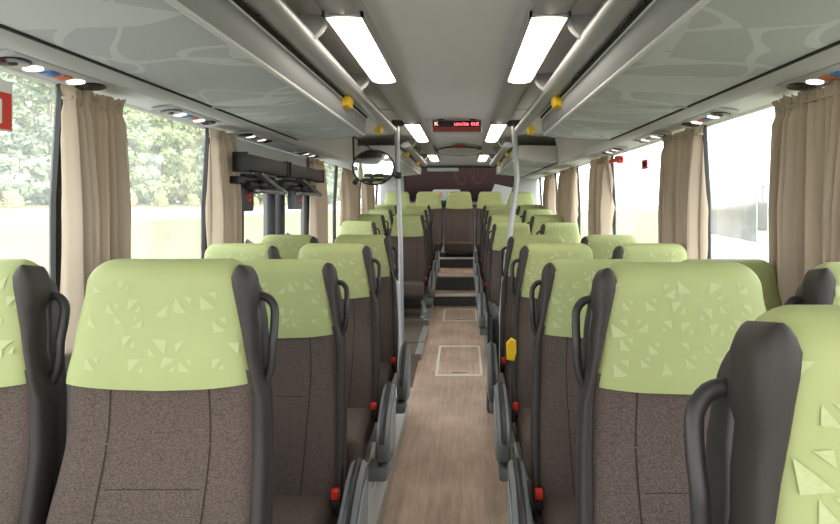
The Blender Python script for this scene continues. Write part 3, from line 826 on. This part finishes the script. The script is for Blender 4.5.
# hammer boxes and stickers on the glass
xl = wallx(-1, .2)+.012
o = MB(); o.box((xl, 1.42, Z(.195)), (xl+.008, 1.568, Z(.335)), 0, .003); o = o.build('emergency_sticker', M['paper'])
e = MB(); e.box((xl+.007, 1.42, Z(.20)), (xl+.011, 1.56, Z(.30)), 0); e.build('red_field', M['red'], o)
e = MB(); e.box((xl+.010, 1.43, Z(.215)), (xl+.0125, 1.525, Z(.28)), 0); e.build('white_pictogram', M['paper'], o)
tag(o, 'red and white emergency notice on the window at the photo edge', 'sticker')
xr = wallx(1, .2)-.004
o = MB(); o.box((xr-.004, 3.53, Z(.215)), (xr, 3.64, Z(.275)), 0, .001); o = o.build('window_sticker', M['red'])
e = MB(); e.box((xr-.006, 3.555, Z(.230)), (xr-.003, 3.615, Z(.262)), 0); e.build('pictogram', M['maroon'], o)
tag(o, 'small red square sticker on the second window opposite the mid door', 'sticker')
o = MB(); o.box((xr-.045, 4.02, Z(.30)), (xr-.015, 4.30, Z(.325)), 0, .006); o.box((xr-.05, 4.02, Z(.285)), (xr-.01, 4.07, Z(.335)), 0, .006); o = o.build('emergency_hammer', M['red'])
e = MB(); e.box((xr-.03, 4.10, Z(.323)), (xr-.005, 4.2, Z(.345)), 0, .004); e.build('hammer_holder', M['darkgrey'], o)
tag(o, 'red emergency hammer above the window opposite the mid door', 'hammer')

# things on the rear shelf, seen over the bench
m = MB(); m.box((-1.28, 8.62, Z(-.06)), (1.18, 9.0, Z(-.03))); struct(f'trim_{tn}', m, M['darkgrey']); tn += 1
def slab(name, mt, pts, y, th, label, cat):
    o = MB(); o.prism(pts, 1, y, y+th, 0, .003); o = o.build(name, mt); tag(o, label, cat); return o
z0 = Z(-.03)
slab('folder', M['paper'], [(.38, z0), (.70, z0), (.80, z0+.27), (.52, z0+.33)], 8.93, .03, 'pale green and white folder leaning in the rear window corner', 'folder')
o = MB(); o.box((-.46, 8.75, z0), (-.02, 8.93, z0+.24), 0, .035, 3); o = o.build('bag', M['paper']); e = MB(); e.box((-.44, 8.746, z0+.11), (-.30, 8.76, z0+.20), 0, .004); e.build('print', M['pink'], o); tag(o, 'white printed bag lying on the rear shelf', 'bag')
o = MB(); o.box((-.40, 8.63, z0), (-.22, 8.73, z0+.07), 0, .02, 3); o = o.build('cloth_bundle', M['teal']); tag(o, 'teal cloth bundle on the rear shelf beside the centre bench seat', 'cloth')

for i, (x, l) in enumerate(((-.02, 'brown strap loop hanging in the rear window, nearer the window middle'), (.25, 'brown strap loop hanging in the rear window, nearer the pale folder'))):
    o = MB(); o.tube([(x-.09, 8.95, Z(.56)), (x-.08, 8.94, Z(.42)), (x-.03, 8.93, Z(.30)), (x+.05, 8.93, Z(.30)), (x+.08, 8.94, Z(.42)), (x+.06, 8.95, Z(.56))], .012, 0, 8)
    o = o.build('hanging_strap', M['strap']); tag(o, l, 'strap', 'straps in the rear window')
o = MB(); o.box((-.55, 8.92, Z(.50)), (-.05, 8.96, Z(.555)), 0, .01); o = o.build('rear_blind_roll', M['paper']); tag(o, 'pale rolled blind at the top of the rear window', 'blind')

# ------------------------------------------------------------------ outside
G = -1.25
m = MB(); m.add([(-140, -60, G), (140, -60, G), (140, 200, G), (-140, 200, G)], [[0, 1, 2, 3]]); struct('ground', m, M['grass'])
m = MB()
def bank(pts, n=12):
    mb = MB(); ys = [-60+260*k/n for k in range(n+1)]
    mb.loft([[(x, y, z) for x, z in pts]+[(pts[-1][0], y, G-.5), (pts[0][0], y, G-.5)] for y in ys], 0, True, True, False); return mb
struct('embankment', bank([(-8, G), (-16, -.75), (-24, -.05)]), M['grass'])
struct('road', bank([(-24, -.04), (-28.6, .95)]), M['road'])
struct('verge', bank([(-28.6, .95), (-31, 1.15), (-60, 1.6)]), M['grass'])
m = MB(); m.box((-6, -60, G), (2.6, 160, G+.015)); struct('pavement', m, M['road'])
def crown_mesh(seed, r, h, n, base, sz):
    rd = random.Random(seed); mb = MB(); blobs = []
    for k in range(18):
        a = rd.uniform(0, 2*PI); t = rd.random(); rr = r*.56*(1-.55*t)*math.sqrt(rd.random())
        blobs.append((rr*math.cos(a), rr*math.sin(a), base+(h-base)*(.05+.85*t), r*rd.uniform(.36, .55)*(1-.35*t)))
    for i in range(n):
        b = rd.choice(blobs); d = Vector((rd.gauss(0, 1), rd.gauss(0, 1), rd.gauss(0, 1))).normalized()
        p = Vector(b[:3]) + d*b[3]*rd.uniform(.75, 1.05)
        u = Vector((rd.gauss(0, 1), rd.gauss(0, 1), rd.gauss(0, 1))).normalized(); w = u.cross(d); w = w.normalized() if w.length > .01 else Vector((0, 0, 1))
        q = sz*rd.uniform(.6, 1.3)
        mb.add([p-u*q, p+w*q*.7, p+u*q, p-w*q*.7], [[0, 1, 2, 3]])
    return mb
def tree_proto(seed, mt, r, h, n, base, sz):
    root = empty('tree')
    crown_mesh(seed, r, h, n, base, sz).build('crown', mt, root, fix=False)
    t = MB(); t.loft([[(q*math.cos(a*PI/5)+ox, q*math.sin(a*PI/5), z) for a in range(10)] for q, z, ox in ((.30, 0, 0), (.2, base*.6, .05), (.15, base*1.2, 0), (.08, h*.7, .1))], 0)
    for k in range(3):
        a = k*2.1+seed; t.tube([(0, 0, base), (r*.4*math.cos(a), r*.4*math.sin(a), h*.65)], .06, 0, 6)
    t.build('trunk', M['bark'], root); return root
protosT = [(M['leafd'], 'dark green', 2.5, 13.5), (M['leafg'], 'mid green', 2.3, 12.5), (M['leafy'], 'yellowing', 2.1, 11.0)]
pt = [tree_proto(3+i, p[0], p[2], p[3], 5200, .3, .32) for i, p in enumerate(protosT)]
used = [False]*3
def tree(kind, x, y, s, label, group, z=G):
    o = copy_tree(pt[kind]) if used[kind] else pt[kind]
    used[kind] = True
    o.location = (x, y, z); o.scale = (s, s, s*random.uniform(.9, 1.1)); o.rotation_euler = (0, 0, random.uniform(0, 6))
    tag(o, label, 'tree', group)
NTH = ['first', 'second', 'third', 'fourth', 'fifth', 'sixth', 'seventh', 'eighth', 'ninth', 'tenth', 'eleventh', 'twelfth', 'thirteenth', 'fourteenth']
rt = random.Random(5); TL = ['tall dark green tree in the roadside wood beyond the mid door windows', 'mid green tree in the roadside wood beyond the mid door windows', 'yellowing autumn tree in the roadside wood beyond the mid door windows']
for row, xx in enumerate((-33, -38.5, -44)):
    yy = 18.+2.7*row
    while yy < 165:
        kd = rt.choice((0, 1, 1, 0, 1, 2) if row == 0 else (0, 0, 1)); g = 1+max(0, yy-55)/130
        tree(kd, xx+rt.uniform(-.3, .3)-(g-1)*3*row, yy, (1.0, 1.1, 1.3)[row]*g*rt.uniform(.96, 1.03), TL[kd], 'roadside wood on the mid door side', 1.05); yy += 5.4*g
i = 0
for yy, kd, xx, s in [(42, 1, 70, 1.0), (60, 0, 72, 1.1), (78, 1, 70, 1.1), (95, 0, 66, 1.2), (112, 2, 64, 1.2), (52, 0, 34, .62), (60, 1, 36, .7)]:
    tree(kd, xx, yy, s, f'{NTH[i]} pale distant tree, {protosT[kd][1]}, across the field opposite the mid door', 'field trees opposite the mid door'); i += 1
def bush_proto():
    b = crown_mesh(40, 2.2, 2.6, 1600, .2, .2); return b.build('bush', M['leafy'], None, fix=False)
bp_ = bush_proto()
for i, (x, y, s) in enumerate([(-29.9+.2*math.sin(k*2.), 19+6.2*k, .55+.15*math.sin(k*1.7)) for k in range(14)]):
    o = bp_ if i == 0 else bp_.copy()
    if i: C.objects.link(o)
    o.location = (x, y, 1.0); o.scale = (s, s, s); tag(o, f'{NTH[i]} yellow green roadside bush below the trees, mid door side', 'bush', 'roadside bushes')

# white coach parked outside
def coach(loc, rz, paint, label, nm='parked_coach', front=True):
    t = empty(nm, loc, rz)
    prof_ = [(0, .35), (-.12, .9), (-.10, 1.6), (.18, 2.9), (.5, 3.25), (9.5, 3.25), (9.7, 3.0), (9.75, .35)]
    b = MB(); b.prism([(y, z) for y, z in prof_], 0, -1.25, 1.25, 0, .06, False); b.build('body', paint, t)
    if front:
      w = MB(); w.add([(-1.1, -.135, 1.45), (1.1, -.135, 1.45), (1.1, .17, 2.9), (-1.1, .17, 2.9)], [[0, 1, 2, 3]]); w.build('windscreen', M['darkglass'], t)
    for sx in (-1, 1) if front else ():
        w = MB(); w.box((sx*1.25, .6, 1.7), (sx*1.262, 9.2, 2.8)); w.build('side_windows', M['darkglass'], t)
        a = MB(); a.tube([(sx*1.2, .1, 3.0), (sx*1.42, -.25, 2.95), (sx*1.45, -.35, 2.6)], .03); a.box((sx*1.37, -.4, 2.0), (sx*1.55, -.28, 2.65), 0, .03); a.build('wing_mirror', M['darkgrey'], t)
        h = MB(); h.ellipsoid((sx*.95, -.1, .85), (.16, .05, .1)); h.build('headlamp', M['metal'], t)
        for y in (1.9, 7.6):
            h = MB(); h.loft([[(sx*(1.05+q), y+.48*r_*math.cos(a*PI/12), .48+.48*r_*math.sin(a*PI/12)) for a in range(24)] for r_, q in ((.96, 0), (1, .04), (1, .2), (.9, .23), (.5, .21))], 0); h.build('wheel', M['black'], t)
    tag(t, label, 'coach'); return t
coach((7.95, 12.3, G), math.radians(-8), M['white'], 'white coach parked outside, half hidden by the nearest curtain opposite the mid door')
coach((-.05, 9.75, G+.35), 0, M['maroon'], 'dark maroon coach parked close behind the rear window', 'parked_coach', False)

# ------------------------------------------------------------------ light, camera
w = bpy.data.worlds.new('sky'); sc.world = w; w.use_nodes = True
nt = w.node_tree; bg = nt.nodes['Background']
sky = nt.nodes.new('ShaderNodeTexSky'); sky.sky_type = 'HOSEK_WILKIE' if False else 'PREETHAM'
tc = nt.nodes.new('ShaderNodeTexCoord'); sp = nt.nodes.new('ShaderNodeSeparateXYZ'); nt.links.new(tc.outputs['Generated'], sp.inputs[0])
nt.nodes.remove(sky)
rmp = nt.nodes.new('ShaderNodeValToRGB'); nt.links.new(sp.outputs['Z'], rmp.inputs[0])
rmp.color_ramp.elements[0].position = 0; rmp.color_ramp.elements[0].color = (1, 1, .99, 1)
rmp.color_ramp.elements[1].position = .9; rmp.color_ramp.elements[1].color = (.86, .93, 1, 1)
nt.links.new(rmp.outputs[0], bg.inputs['Color']); bg.inputs['Strength'].default_value = 4.6
sl = bpy.data.lights.new('sun', 'SUN'); sl.energy = 4.0; sl.angle = math.radians(12); sl.color = (1, .96, .9)
so = bpy.data.objects.new('sun', sl); C.objects.link(so); so.rotation_euler = (math.radians(40), math.radians(14), 0)

cam = bpy.data.cameras.new('camera'); co = bpy.data.objects.new('camera', cam); C.objects.link(co)
co.location = (0, 0, CAMZ); co.rotation_euler = (math.radians(90), 0, 0)
cam.sensor_fit = 'HORIZONTAL'; cam.sensor_width = 36; cam.lens = 566/840*36
cam.shift_x = -(462-420)/840; cam.shift_y = -(262-203)/840
cam.clip_start = .02; cam.clip_end = 600
sc.camera = co
sc.view_settings.view_transform = 'Standard'; sc.view_settings.look = 'None'
sc.view_settings.exposure = 0.25; sc.view_settings.gamma = 1; sc.view_settings.use_curve_mapping = False
sc.cycles.use_denoising = True
sc.cycles.max_bounces = 10; sc.cycles.diffuse_bounces = 6; sc.cycles.transparent_max_bounces = 16
